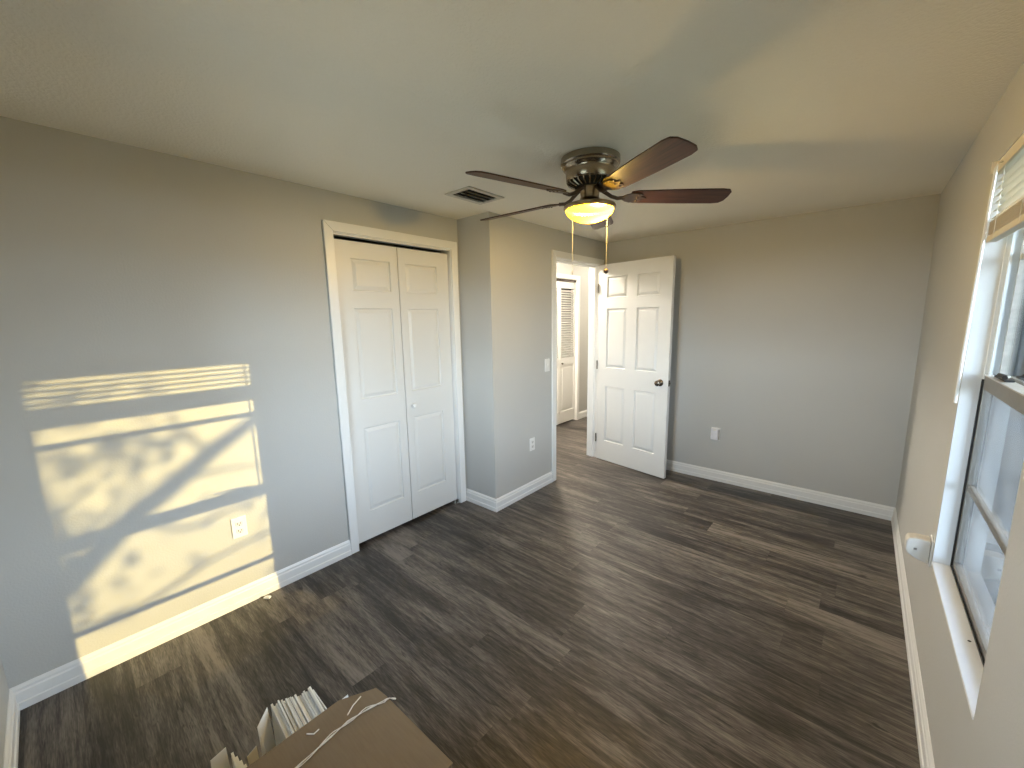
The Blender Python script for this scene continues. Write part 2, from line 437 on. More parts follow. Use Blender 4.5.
# closet interior and hall shell
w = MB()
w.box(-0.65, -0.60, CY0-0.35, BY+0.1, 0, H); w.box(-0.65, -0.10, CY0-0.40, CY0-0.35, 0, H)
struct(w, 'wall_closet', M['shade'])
w = MB()
HY0, HY1, HZ = 4.56, 5.372, 2.050     # hall closet opening
w.box(HX-0.10, HX, BY+0.10, HY0, 0, H); w.box(HX-0.10, HX, HY1, 6.6, 0, H); w.box(HX-0.10, HX, HY0, HY1, HZ, H)
struct(w, 'wall_hall', M['wall'], 'hall wall with the louvred closet')
struct(MB().box(HX-0.10, 0.0, BY+0.02, BY+0.10, 0, H), 'wall_hall_near', M['wall'])
struct(MB().box(HX-0.10, BX, 6.6, 6.7, 0, H), 'wall_hall_end', M['wall'])
struct(MB().box(BX-0.12, BX-0.02, YF+0.12, 6.6, 0, H), 'wall_hall_side', M['wall'])
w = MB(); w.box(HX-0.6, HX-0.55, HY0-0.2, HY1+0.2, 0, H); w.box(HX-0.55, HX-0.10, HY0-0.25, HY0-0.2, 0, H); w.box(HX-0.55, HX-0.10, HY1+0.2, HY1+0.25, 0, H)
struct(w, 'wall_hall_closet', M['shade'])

# ------------------------------------------------------------------ baseboards
BP = [(0, 0), (0.016, 0), (0.016, 0.030), (0.0125, 0.034), (0.0125, 0.074), (0.009, 0.080), (0.009, 0.090), (0.0045, 0.0985), (0.0025, HB), (0, HB)]
T = 0.016
def baseboard(name, runs, label=None):
    b = MB()
    for r in runs: b.extrude(BP, *r)
    return struct(b, name, M['trim'], label)
CS = 0.057                       # casing width
baseboard('baseboard_left', [((0, 0, 0), (0, CY0-CS+0.0, 0), (1, 0, 0), 1, 0)], 'white baseboard under the sunlit wall')
baseboard('baseboard_entry', [((0.0, BY, 0), (BX, BY, 0), (0, -1, 0), 0, 1), ((BX, BY, 0), (BX, DY0-CS, 0), (1, 0, 0), -1, 0)], 'white baseboard round the corner beside the closet')
baseboard('baseboard_far', [((BX, YF, 0), (W, YF, 0), (0, -1, 0), 0, -1)], 'white baseboard along the far wall')
baseboard('baseboard_right', [((W, 0, 0), (W, YF, 0), (-1, 0, 0), 1, -1)], 'white baseboard under the window')
baseboard('baseboard_near', [((0, 0, 0), (W, 0, 0), (0, 1, 0), 1, -1)], 'white baseboard at the near left corner')
baseboard('baseboard_hall', [((HX, HY1+CS, 0), (HX, 6.6, 0), (1, 0, 0), 0, 0)], 'white baseboard in the hall')

# ------------------------------------------------------------------ casings
def casing(name, x, side, y0, y1, z, label, d=0.016):
    """U-shaped trim on a wall face x; side=+1 sticks out towards +x"""
    b = MB()
    def board(poly):
        vs0 = [b.bm.verts.new((x, p[0], p[1])) for p in poly]
        vs1 = [b.bm.verts.new((x+side*d, p[0], p[1])) for p in poly]
        b.bm.faces.new(vs0); b.bm.faces.new(list(reversed(vs1)))
        for i in range(4): b.bm.faces.new((vs0[i], vs0[(i+1) % 4], vs1[(i+1) % 4], vs1[i]))
    board([(y0-CS, 0), (y0, 0), (y0, z), (y0-CS, z+CS)])
    board([(y1, 0), (y1+CS, 0), (y1+CS, z+CS), (y1, z)])
    board([(y0-CS, z+CS), (y0, z), (y1, z), (y1+CS, z+CS)])
    return struct(b, name, M['trim'], label, bevel=0.003)
casing('trim_1', 0, 1, CY0, CY1, CZ, 'white casing round the bifold closet')
casing('trim_2', BX, 1, DY0, DY1, DZ, 'white casing round the entry doorway')
casing('trim_3', HX, 1, HY0, HY1, HZ, 'white casing round the louvred hall closet')
# jamb linings
def jamb(name, x0, x1, y0, y1, z, stop=None, label=None):
    b = MB()
    t = 0.018
    b.box(x0, x1, y0, y0+t*0.001+0.004, 0, z); b.box(x0, x1, y1-0.004, y1, 0, z); b.box(x0, x1, y0, y1, z-0.004, z)
    if stop:
        s0, s1 = stop
        b.box(s0, s1, y0+0.004, y0+0.016, 0, z-0.004); b.box(s0, s1, y1-0.016, y1-0.004, 0, z-0.004); b.box(s0, s1, y0, y1, z-0.016, z-0.004)
    return struct(b, name, M['trim'], label)
jamb('trim_4', BX-0.125, BX+0.002, DY0, DY1, DZ, (BX-0.085, BX-0.045), 'white jamb lining the entry doorway')
jamb('trim_5', -0.10, 0.002, CY0, CY1, CZ, None, 'white jamb lining the closet')
jamb('trim_6', HX-0.10, HX+0.002, HY0, HY1, HZ, None, 'white jamb lining the hall closet')

# ------------------------------------------------------------------ panelled doors
def panel_leaf(b, w, h, t, xs, zs, mtx):
    """moulded six-panel slab; local x = width, y = thickness (0..t, face at y=0), z up. xs / zs list panel spans"""
    bm = b.bm
    gx = [0]+[v for s in xs for v in s]+[w]; gz = [0]+[v for s in zs for v in s]+[h]
    made = []
    for y, flip in ((0.0, False), (t, True)):
        grid = [[bm.verts.new((x, y, z)) for x in gx] for z in gz]
        for r in grid: made += r
        sgn = 1 if not flip else -1
        for i in range(len(gz)-1):
            for j in range(len(gx)-1):
                q = [grid[i][j], grid[i][j+1], grid[i+1][j+1], grid[i+1][j]]
                if i % 2 == 1 and j % 2 == 1:
                    x0, x1, z0, z1 = gx[j], gx[j+1], gz[i], gz[i+1]
                    prev = q
                    for off, dep in ((0.005, 0.010), (0.010, 0.010), (0.032, 0.002)):
                        ring = [bm.verts.new((x0+off, y+sgn*dep, z0+off)), bm.verts.new((x1-off, y+sgn*dep, z0+off)),
                                bm.verts.new((x1-off, y+sgn*dep, z1-off)), bm.verts.new((x0+off, y+sgn*dep, z1-off))]
                        made += ring
                        for k in range(4): bm.faces.new((prev[k], prev[(k+1) % 4], ring[(k+1) % 4], ring[k]))
                        prev = ring
                    bm.faces.new(prev)
                else:
                    bm.faces.new(q)
        if not flip: g0 = grid
        else: g1 = grid
    for i in range(len(gz)-1):
        for j in (0, len(gx)-1): bm.faces.new((g0[i][j], g0[i+1][j], g1[i+1][j], g1[i][j]))
    for j in range(len(gx)-1):
        for i in (0, len(gz)-1): bm.faces.new((g0[i][j], g0[i][j+1], g1[i][j+1], g1[i][j]))
    for v in made: v.co = mtx @ v.co
ZS = [(0.205, 0.795), (0.990, 1.585), (1.695, 1.895)]

# closet bifold: leaf faces look towards +x, so local x -> +y, local y -> -x
def leafm(x, y, z): return Matrix(((0, -1, 0, x), (1, 0, 0, y), (0, 0, 1, z), (0, 0, 0, 1)))
cd1 = empty('door_1', (-0.03, 1.94, 0), 'white bifold closet with six moulded panels beside the sunlit wall', None, None, 'structure')
LW = 0.447
for k, y in enumerate((CY0+0.012, CY0+0.012+LW+0.003)):
    b = MB(); panel_leaf(b, LW-0.002, 1.992, 0.032, [(0.105, 0.385)] if k == 0 else [(0.055, 0.335)], [(a-0.006, c-0.006) for a, c in ZS], leafm(-0.028, y, 0.026))
    b.build('door_leaf', M['door'], cd1)
kn = MB().lathe([(0, 0), (0.008, 0), (0.008, 0.008), (0.015, 0.014), (0.017, 0.022), (0.013, 0.029), (0, 0.031)], 24,
                (-0.028, 1.997, 0.906), Matrix.Rotation(PI/2, 4, 'Y')).build('door_knob', M['plate'], cd1, smooth=True)
tag(kn, 'small round white knob')
MB().box(-0.060, -0.012, CY0+0.004, CY1-0.004, CZ-0.011, CZ-0.004).build('track', M['trim'], cd1)
pb = MB(); pb.box(-0.050, -0.004, CY1-0.050, CY1-0.006, 0.0005, 0.004); pb.box(-0.05, -0.004, CY1-0.010, CY1-0.006, 0.004, 0.03); pb.tube([(-0.03, CY1-0.03, 0.004), (-0.03, CY1-0.03, 0.024)], 0.005)
tag(pb.build('pivot_bracket', M['steel'], cd1), 'small steel bracket at the foot of the leaf')

# entry door, open against the far side
A = Vector((0.3545, 4.060, 0)); ang = math.atan2(3.927-4.060, 1.152-0.354)
dm = Matrix.Translation((A.x, A.y, 0.010)) @ Matrix.Rotation(ang, 4, 'Z')
dr = empty('door_2', (0.36, 4.09, 0), 'white six-panel entry door standing open before the far wall', None, None, 'structure')
DW = 0.800
b = MB(); panel_leaf(b, DW, 2.030, 0.036, [(0.105, 0.338), (0.450, 0.682)], [(a+0.010, c+0.010) for a, c in ZS], dm)
b.build('door_leaf', M['door'], dr)
for side in (0, 1):
    kb = MB().lathe([(0, 0), (0.032, 0), (0.032, 0.004), (0.026, 0.009), (0.012, 0.014), (0.011, 0.026), (0.022, 0.034), (0.027, 0.046), (0.024, 0.058), (0.013, 0.064), (0, 0.065)], 32, (0, 0, 0))
    rotm = Matrix.Rotation(PI/2 if side == 0 else -PI/2, 4, 'X')
    mt = dm @ Matrix.Translation((0.722, 0.0 if side == 0 else 0.036, 0.907)) @ rotm
    for v in kb.bm.verts: v.co = mt @ v.co
    tag(kb.build('door_knob', M['knobmetal'], dr, smooth=True), 'dark metal round knob')
lp = MB().box(DW, DW+0.0015, 0.006, 0.030, 0.88, 0.935, dm); lp.box(DW, DW+0.010, 0.012, 0.024, 0.899, 0.916, dm)
tag(lp.build('latch', M['knobmetal'], dr), 'dark latch plate on the edge')
for z in (0.23, 1.02, 1.80):
    h = MB(); h.tube([dm @ Vector((-0.006, -0.004, z-0.045)), dm @ Vector((-0.006, -0.004, z+0.045))], 0.0055, 10)
    h.box(-0.004, 0.0, 0.002, 0.033, z-0.044, z+0.044, dm)
    h.build('hinge', M['knobmetal'], dr)

# louvred hall bifold
hd = empty('door_3', (HX-0.03, 4.96, 0), 'white louvred bifold closet seen through the doorway', None, None, 'structure')
for k in range(2):
    y0 = HY0+0.006+k*0.401; wl = 0.398; b = MB()
    X0, X1, z0, z1 = HX-0.055, HX-0.025, 0.022, 2.010
    b.box(X0, X1, y0, y0+0.034, z0, z1); b.box(X0, X1, y0+wl-0.034, y0+wl, z0, z1)
    for za, zb in ((z0, 0.19), (0.86, 0.95), (1.925, z1)): b.box(X0, X1, y0+0.034, y0+wl-0.034, za, zb)
    b.box(X0+0.010, X1-0.010, y0+0.034, y0+wl-0.034, 0.19, 0.86)
    b.box(X0+0.010, X1-0.004, y0+0.075, y0+wl-0.075, 0.23, 0.82)
    z = 0.965
    while z < 1.92:
        mt = Matrix.Translation((HX-0.040, 0, z)) @ Matrix.Rotation(math.radians(36), 4, 'Y')
        b.box(-0.018, 0.018, y0+0.033, y0+wl-0.033, -0.0028, 0.0028, mt); z += 0.033
    b.build('door_leaf', M['door'], hd)
tag(MB().lathe([(0, 0), (0.007, 0), (0.007, 0.010), (0.014, 0.016), (0.014, 0.024), (0, 0.028)], 20, (HX-0.025, 5.012, 0.885), Matrix.Rotation(PI/2, 4, 'Y')).build('door_knob', M['knobmetal'], hd, smooth=True), 'small dark knob')
tk = MB().box(HX-0.05, HX-0.015, HY0+0.004, HY1-0.004, 2.016, 2.046)
tag(tk.build('track', M['bronze'], hd), 'dark track over the louvred leaves')

# ------------------------------------------------------------------ window
FX = W+0.052                       # inner face of the aluminium frame
wi = empty('window_1', (FX, 2.09, WZ0), 'single-hung window with metal sashes in the right wall', None, None, 'structure')
# white reveal lining and sill
b = MB()
b.box(W+0.0005, W+WT, WY1-0.002, WY1+0.0, WZ0, WZ1); b.box(W+0.0005, W+WT, WY0, WY0+0.002, WZ0, WZ1); b.box(W+0.0005, W+WT, WY0, WY1, WZ1-0.002, WZ1)
tag(b.build('reveal', M['reveal'], wi), 'white painted reveal')
b = MB().box(W-0.002, FX, WY0+0.002, WY1-0.002, WZ0-0.002, WZ0+0.008)
tag(b.build('sill', M['reveal'], wi, bevel=0.002), 'white sill ledge')
FD = 0.070
Y0, Y1, Z0, Z1 = WY0+0.002, WY1-0.002, WZ0+0.004, WZ1-0.004
b = MB()     # outer frame with upper side tracks
for ya_, yb_ in ((Y0, Y0+0.009), (Y1-0.009, Y1)): b.box(FX, FX+FD, ya_, yb_, Z0, Z1)
b.box(FX, FX+FD, Y0, Y1, Z0, Z0+0.012); b.box(FX, FX+FD, Y0, Y1, Z1-0.02, Z1)
b.build('frame', M['vinyl'], wi)
b = MB()
for ya_, yb_ in ((Y0+0.009, Y0+0.018), (Y1-0.018, Y1-0.009)): b.box(FX+0.010, FX+0.018, ya_, yb_, 1.29, Z1); b.box(FX+0.044, FX+0.050, ya_, yb_, 1.29, Z1)
b.build('side_track', M['vinyl'], wi)
b = MB()
for ya_, yb_ in ((Y0+0.001, Y0+0.010), (Y1-0.010, Y1-0.001)): b.box(FX-0.003, FX+0.003, ya_, yb_, Z0+0.004, 1.275)
b.box(FX-0.003, FX+0.003, Y0+0.002, Y1-0.002, Z0+0.004, Z0+0.012)
tag(b.build('gasket', M['gasket'], wi), 'black weather seal')
def sash(name, x, d, z0, z1, st, rails, mz, material, gm, label=None):
    b = MB(); ya_, yb_ = Y0+0.010, Y1-0.010
    b.box(x, x+d, ya_, ya_+st, z0, z1); b.box(x, x+d, yb_-st, yb_, z0, z1)
    b.box(x, x+d, ya_+st, yb_-st, z0, z0+rails[0]); b.box(x, x+d, ya_+st, yb_-st, z1-rails[1], z1)
    o = b.build(name, material, wi, bevel=0.0015)
    if label: tag(o, label)
    g = MB().box(x+d*0.5-0.002, x+d*0.5+0.002, ya_+st-0.004, yb_-st+0.004, z0+rails[0]-0.004, z1-rails[1]+0.004)
    g.build('pane', gm, o)
    mb = MB().box(x+0.002, x+d-0.002, ya_+st, yb_-st, mz-0.011, mz+0.011)
    mb.build('muntin', material, o, bevel=0.003)
    return o
lo = sash('lower_sash', FX+0.002, 0.026, Z0+0.012, 1.292, 0.011, (0.022, 0.052), 0.862, M['alu'], M['dustglass'], 'lower sash with hazy glass')
up_ = sash('upper_sash', FX+0.034, 0.026, 1.245, Z1-0.02, 0.012, (0.030, 0.022), 1.705, M['alu_light'], M['glass'], 'upper sash with clear glass')
b = MB().box(FX-0.004, FX+0.034, Y0+0.03, Y1-0.03, 1.292, 1.296); b.build('meeting_rail_cap', M['alu_light'], wi)
lk = MB(); lk.box(FX+0.010, FX+0.030, 2.27, 2.42, 1.296, 1.303); lk.tube([(FX+0.018, 2.40, 1.306), (FX+0.012, 2.33, 1.311), (FX+0.014, 2.27, 1.313), (FX+0.004, 2.245, 1.312)], [0.006, 0.006, 0.005, 0.007])
tag(lk.build('sash_lock', M['gasket'], wi, smooth=True), 'dark sash latch lever')
b = MB().box(FX+FD, W+WT+0.04, WY0-0.02, WY1+0.02, WZ0-0.05, WZ0+0.004)
tag(b.build('outer_sill', M['stucco'], wi), 'pale outdoor sill')

# second window in the near wall, out of the picture
w2 = empty('window_2', ((VX0+VX1)/2, -0.08, VZ0), 'single-hung window in the near wall', None, None, 'structure')
b = MB()
for a, c in ((VX0, VX0+0.03), (VX1-0.03, VX1)): b.box(a, c, -0.12, -0.06, VZ0, VZ1)
for a, c in ((VZ0, VZ0+0.03), (VZ1-0.03, VZ1), (1.335, 1.375)): b.box(VX0+0.03, VX1-0.03, -0.12, -0.06, a, c)
f2 = b.build('frame', M['vinyl'], w2)
MB().box(VX0+0.03, VX1-0.03, -0.092, -0.088, VZ0+0.03, 1.335).build('pane', M['glass'], w2)
MB().box(VX0+0.03, VX1-0.03, -0.092, -0.088, 1.375, VZ1-0.03).build('pane', M['glass'], w2)
MB().box(VX0-0.03, VX1+0.03, -0.06, 0.02, VZ0-0.02, VZ0).build('sill', M['reveal'], w2, bevel=0.002)

# ------------------------------------------------------------------ mini blind
BY0_, BY1_ = WY0+0.001, WY1-0.009
bl = empty('window_blind', (W+0.01, 2.09, WZ1), 'white slatted mini blind raised to the top of the window', 'blind')
b = MB().box(W+0.004, W+0.030, BY0_, BY1_, 1.998, 2.030); b.box(W+0.002, W+0.004, BY0_, BY1_, 1.994, 2.032)
tag(b.build('headrail', M['blindrail'], bl, bevel=0.001), 'cream head rail')
hk = MB().box(W-0.012, W+0.030, BY1_+0.0005, BY1_+0.005, 1.995, 2.034)
hk.build('bracket', M['blind'], bl)
z = 1.985; k = 0
while z > 1.838:
    mt = Matrix.Translation((W+0.017, 0, z)) @ Matrix.Rotation(math.radians(8), 4, 'Y')
    b = MB(); pr = []
    for q in range(9):
        xq = -0.0125+0.025*q/8; pr.append((xq, 0.0042*(1-(xq/0.0125)**2)))
    pr = pr+[(xq, zq-0.0006) for xq, zq in reversed(pr)]
    va = [b.bm.verts.new(mt @ Vector((xq, BY0_+0.0005, zq))) for xq, zq in pr]; vb = [b.bm.verts.new(mt @ Vector((xq, BY1_-0.002, zq))) for xq, zq in pr]
    n = len(pr)
    for q in range(n): b.bm.faces.new((va[q], va[(q+1) % n], vb[(q+1) % n], vb[q]))
    for q in range(8):
        b.bm.faces.new((va[q+1], va[q], va[n-1-q], va[n-2-q])); b.bm.faces.new((vb[q], vb[q+1], vb[n-2-q], vb[n-1-q]))
    b.build('slat', M['slat'], bl); z -= 0.0245
b = MB(); z = 1.830
for k in range(17):
    j = random.uniform(-0.0012, 0.0012)
    b.box(W+0.0045+j, W+0.0295+j, BY0_+0.0005, BY1_-0.002, z-0.0011, z); z -= 0.0026
tag(b.build('slat_stack', M['blindrail'], bl), 'gathered slats above the bottom rail')
tag(MB().box(W+0.0035, W+0.0305, BY0_+0.003, BY1_-0.001, 1.762, 1.784).build('bottom_rail', M['blindrail'], bl, bevel=0.003), 'cream bottom rail')
for y in (1.80, 2.09, 2.40):
    b = MB(); b.tube([(W+0.0040, y, 2.0), (W+0.0030, y, 1.766)], 0.0009, 6); b.tube([(W+0.030, y, 2.0), (W+0.031, y, 1.766)], 0.0009, 6)
    b.build('ladder_cord', M['blind'], bl)
wd = MB().tube([(W-0.014, 2.405, 1.992), (W-0.0155, 2.405, 1.90), (W-0.017, 2.405, 1.79), (W-0.022, 2.405, 1.195)], 0.0046, 6)
wd.tube([(W+0.003, 2.43, 2.012), (W-0.010, 2.415, 2.006), (W-0.014, 2.405, 1.990)], 0.003, 6)
tag(wd.build('tilt_wand', M['plate'], bl), 'long clear white tilt wand')

# ------------------------------------------------------------------ ceiling fan
FC = Vector((1.370, 2.110, 0))
fan = empty('ceiling_fan', (FC.x, FC.y, H), 'five-blade ceiling fan with brushed metal body, dark wood blades and lit yellow bowl', 'ceiling fan')
c0 = (FC.x, FC.y, 0)
MB().lathe([(0, H), (0.136, H), (0.141, H-0.003), (0.142, H-0.030), (0.139, H-0.034), (0.135, H-0.036), (0.134, H-0.042), (0.128, H-0.046), (0.126, H-0.052), (0.120, H-0.056)], 64, c0).build('canopy', M['brush'], fan, smooth=True)
MB().lathe([(0.120, H-0.056), (0.118, H-0.060), (0.118, H-0.066), (0.114, H-0.100), (0.110, H-0.106), (0.104, H-0.108)], 64, c0).build('motor_housing', M['brush'], fan, smooth=True)
b = MB().lathe([(0.106, H-0.106), (0.104, H-0.112), (0.068, H-0.128), (0.058, H-0.130), (0, H-0.130)], 48, c0)
vt = b.build('vent_ring', M['ventdark'], fan, smooth=True)
b = MB()
for k in range(24):
    a = 2*PI*k/24; ca, sa = math.cos(a), math.sin(a)
    pts = [(FC.x+r*ca, FC.y+r*sa, z) for r, z in ((0.110, H-0.104), (0.106, H-0.114), (0.085, H-0.124), (0.072, H-0.129))]
    b.tube(pts, 0.0040, 6)
b.build('rib', M['brush'], vt)
MB().lathe([(0, H-0.128), (0.046, H-0.130), (0.046, H-0.150), (0.044, H-0.176), (0.050, H-0.190), (0.062, H-0.200), (0.085, H-0.208), (0.112, H-0.213), (0.124, H-0.218), (0.127, H-0.225), (0.126, H-0.233), (0.120, H-0.237), (0.114, H-0.237), (0.110, H-0.226), (0, H-0.220)], 64, c0).build('light_fitter', M['brushgold'], fan, smooth=True)
bowl = []
for k in range(15):
    a = PI/2*k/14
    bowl.append((0.116*math.cos(a)**1.15 if k < 14 else 0, H-0.232-0.064*math.sin(a)))
tag(MB().lathe(bowl, 64, c0).build('lamp_shade', M['lampglass'], fan, smooth=True), 'glowing yellow glass bowl')
# blades
PITCHB = math.radians(-13)
for k in range(5):
    a = math.radians(40.5+72*k)
    R = Matrix.Translation((FC.x, FC.y, H-0.176)) @ Matrix.Rotation(a, 4, 'Z')
    RB = R @ Matrix.Rotation(math.radians(0.6), 4, 'Y') @ Matrix.Rotation(PITCHB, 4, 'X')
    r0, r1 = 0.195, 0.675
    poly = [(r0, -0.045), (r0+0.03, -0.055), (0.45, -0.064), (r1-0.055, -0.066), (r1-0.02, -0.060), (r1-0.004, -0.040), (r1, 0.0), (r1-0.004, 0.040), (r1-0.02, 0.060), (r1-0.055, 0.066), (0.45, 0.064), (r0+0.03, 0.055), (r0, 0.045)]
    o = MB().prism(poly, -0.003, 0.003).build('blade', M['blade'], None, bevel=0.0015)
    o.matrix_world = RB; o.parent = fan; o.matrix_parent_inverse = parent_world(fan).inverted()
    b = MB()
    b.tube([(0.055, 0, 0.038), (0.080, 0, 0.020), (0.105, 0, 0.002), (0.135, 0, -0.008), (0.170, 0, -0.004)], [0.012, 0.010, 0.009, 0.009, 0.009], 8)
    plate = [(0.155, -0.010), (0.175, -0.030), (0.200, -0.042), (0.240, -0.038), (0.256, -0.024), (0.244, -0.013), (0.276, 0.0), (0.244, 0.013), (0.256, 0.024), (0.240, 0.038), (0.200, 0.042), (0.175, 0.030), (0.155, 0.010)]
    b.prism(plate, -0.0075, -0.0032)
    for sy in (-0.026, 0.0, 0.026):
        b.lathe([(0, -0.0110), (0.004, -0.0105), (0.0055, -0.0075)], 10, (0.232, sy, 0))
    o = b.build('blade_arm', M['arm'], None, smooth=True)
    o.matrix_world = RB; o.parent = fan; o.matrix_parent_inverse = parent_world(fan).inverted()
# pull chains
def chain(dx, dy, ztop, zbot, knob):
    b = MB(); x, y = FC.x+dx, FC.y+dy
    b.tube([(x, y, ztop), (x, y, zbot)], 0.0009, 6)
    z = ztop
    while z > zbot:
        b.lathe([(0, -0.0017), (0.0017, 0), (0, 0.0017)], 6, (x, y, z)); z -= 0.008
    o = b.build('pull_chain', M['chain'], fan)
    if knob == 'ball':
        MB().lathe([(0, 0.012)]+[(0.0125*math.sin(PI*k/10), 0.0125*math.cos(PI*k/10)) for k in range(1, 10)]+[(0, -0.0125)], 20, (x, y, zbot-0.012)).build('pull_knob', M['knobwood'], o, smooth=True)
    else:
        MB().lathe([(0, 0), (0.0025, -0.003), (0.0032, -0.02), (0.0015, -0.024), (0, -0.025)], 12, (x, y, zbot)).build('pull_knob', M['chain'], o, smooth=True)
rv = Vector((0.83, 0.56, 0)); fv = Vector((-0.56, 0.83, 0))      # along and across the two switch outlets
q = -rv*0.079+fv*0.082; chain(q.x, q.y, H-0.236, 1.770, 'bell')
q = rv*0.093+fv*0.072; chain(q.x, q.y, H-0.236, 1.770, 'ball')
ld = bpy.data.lights.new('fan_bulb', 'POINT'); ld.energy = 800.0; ld.shadow_soft_size = 0.03; ld.color = (1.0, 0.82, 1.0)
lo_ = bpy.data.objects.new('fan_bulb', ld); COL.objects.link(lo_); lo_.location = (FC.x+0.035, FC.y+0.020, H-0.252)

# ------------------------------------------------------------------ ceiling vent
vn = empty('ceiling_vent', (0.545, 2.14, H), 'cream ceiling vent with dark slots near the closet corner', 'vent')
x0, x1, y0, y1 = 0.437, 0.653, 1.985, 2.292
b = MB()
fw = 0.032
b.box(x0, x1, y0, y0+fw, H-0.008, H); b.box(x0, x1, y1-fw, y1, H-0.008, H); b.box(x0, x0+fw, y0+fw, y1-fw, H-0.008, H); b.box(x1-fw, x1, y0+fw, y1-fw, H-0.008, H)
b.build('frame', M['vent'], vn, bevel=0.003)
MB().box(x0+fw, x1-fw, y0+fw, y1-fw, H-0.003, H-0.0005).build('backing', M['ventdark'], vn)
for k in range(3):
    xx = x0+fw+0.030+k*0.046
    mt = Matrix.Translation((xx, 0, H-0.008)) @ Matrix.Rotation(math.radians(35), 4, 'Y')
    MB().box(-0.012, 0.012, y0+fw, y1-fw, -0.0008, 0.0008, mt).build('slat', M['vent'], vn)

# ------------------------------------------------------------------ outlets, switch, plug-in devices
def outlet(name, origin, mtx, label, two=True):
    """plate in the local x-z plane facing -y"""
    o = empty(name, origin, label, 'outlet')
    def put(b, nm, m_, par, **k):
        for v in b.bm.verts: v.co = mtx @ v.co
        return b.build(nm, m_, par, **k)
    put(MB().box(-0.035, 0.035, -0.006, 0.0, -0.057, 0.057), 'cover_plate', M['plate'], o, bevel=0.003)
    for zc in (-0.020, 0.020):
        poly = [(0.017*math.cos(t*PI/12), max(-0.0125, min(0.0125, 0.017*math.sin(t*PI/12)))) for t in range(24)]
        b = MB().prism(poly, 0.0, 0.0025, Matrix.Translation((0, -0.006, zc)) @ Matrix.Rotation(PI/2, 4, 'X'))
        r = put(b, 'socket', M['socket'], o)
        s = MB()
        s.box(-0.0082, -0.0054, -0.0091, -0.0083, zc-0.002, zc+0.008); s.box(0.0054, 0.0082, -0.0091, -0.0083, zc-0.001, zc+0.007)
        s.box(-0.0028, 0.0028, -0.0091, -0.0083, zc-0.0095, zc-0.004)
        put(s, 'slot', M['slot'], r)
    put(MB().lathe([(0, 0.0), (0.003, 0.0), (0.003, 0.0012), (0, 0.0016)], 12, (0, -0.006, 0), Matrix.Rotation(PI/2, 4, 'X')), 'screw', M['socket'], o, smooth=True)
    return o
def faceX(x, y, z, s=1):    # local -y -> +x (s=1) or -x (s=-1)
    return Matrix.Translation((x, y, z)) @ Matrix.Rotation(PI/2*s, 4, 'Z')
outlet('power_outlet', (0, 0.830, 0.443), faceX(0, 0.830, 0.443), 'white duplex outlet inside the sunlit patch on the left wall')
outlet('power_outlet', (BX, 2.946, 0.440), faceX(BX, 2.946, 0.440), 'white duplex outlet below the light switch beside the doorway')
ls = empty('light_switch', (BX, 3.172, 1.111), 'white light switch on the wall beside the doorway', 'light switch')
mt = faceX(BX, 3.172, 1.111)
MB().box(-0.035, 0.035, -0.006, 0, -0.057, 0.057, mt).build('cover_plate', M['plate'], ls, bevel=0.003)
MB().box(-0.005, 0.005, -0.014, -0.005, -0.010, 0.011, mt @ Matrix.Rotation(math.radians(14), 4, 'X')).build('toggle', M['plate'], ls, bevel=0.001)
# far wall device
fd = empty('plug_in_device', (1.497, YF, 0.445), 'pale plastic plug-in unit on the far wall right of the open door', 'plug-in device')
mt = Matrix.Translation((1.497, YF, 0.445))
MB().box(-0.038, 0.038, -0.006, 0, -0.060, 0.060, mt).build('cover_plate', M['plate'], fd, bevel=0.003)
prof = [(-0.034, 0), (-0.034, 0.030), (-0.027, 0.040), (0.0, 0.044), (0.027, 0.040), (0.034, 0.030), (0.034, 0)]
b = MB().prism([(x, -y-0.006) for x, y in prof], -0.048, 0.050, mt)
b.build('body', M['chip'], fd, bevel=0.004)
MB().box(-0.011, 0.011, -0.0515, -0.047, 0.040, 0.047, mt).build('sensor', M['socket'], fd)
# right wall night light beside the window
nl = empty('night_light', (W, 2.560, 0.54), 'white plug-in night light low on the wall below the window corner', 'night light')
mt = Matrix.Translation((W, 2.575, 0.538))
MB().box(-0.005, 0, -0.035, 0.035, -0.057, 0.057, mt).build('cover_plate', M['plate'], nl, bevel=0.002)
side = [(-0.006, -0.052), (-0.042, -0.042), (-0.070, -0.026), (-0.079, -0.008), (-0.080, 0.030), (-0.074, 0.045), (-0.050, 0.052), (-0.006, 0.052)]
b = MB(); b.prism([(x, z) for x, z in side], -0.030, 0.030, mt @ Matrix.Rotation(PI/2, 4, 'X'))
b.build('body', M['aged'], nl, bevel=0.006, segs=3)
MB().box(-0.055, -0.045, -0.0312, -0.0298, 0.000, 0.009, mt).build('sensor', M['alu'], nl)

# ------------------------------------------------------------------ cardboard box and white cards
bx = empty('cardboard_box', (1.55, 0.57, 0), 'brown cardboard box on the floor with a strand of twisted tape', 'box')
BH = 0.400
foot = [(1.352, 0.36), (1.748, 0.36), (1.748, 0.812), (1.445, 0.806), (1.402, 0.801), (1.354, 0.705)]
b = MB().prism(foot, 0.0, BH-0.004)
b.build('body', M['box'], bx, bevel=0.004)
def flap(poly, z): return MB().prism(poly, z, z+0.004).build('flap', M['box'], bx, bevel=0.001)
flap([(1.351, 0.359), (1.749, 0.359), (1.749, 0.813), (1.446, 0.807), (1.402, 0.802), (1.353, 0.706)], BH-0.003)
TP0 = [(1.482, 0.820, -0.004), (1.470, 0.806, 0.002), (1.462, 0.790, 0), (1.450, 0.745, 0), (1.440, 0.690, 0), (1.446, 0.640, 0), (1.452, 0.560, 0), (1.466, 0.480, 0)]
b = MB()
pts = [Vector((x, y, BH+0.005+z)) for x, y, z in TP0]
fine = []
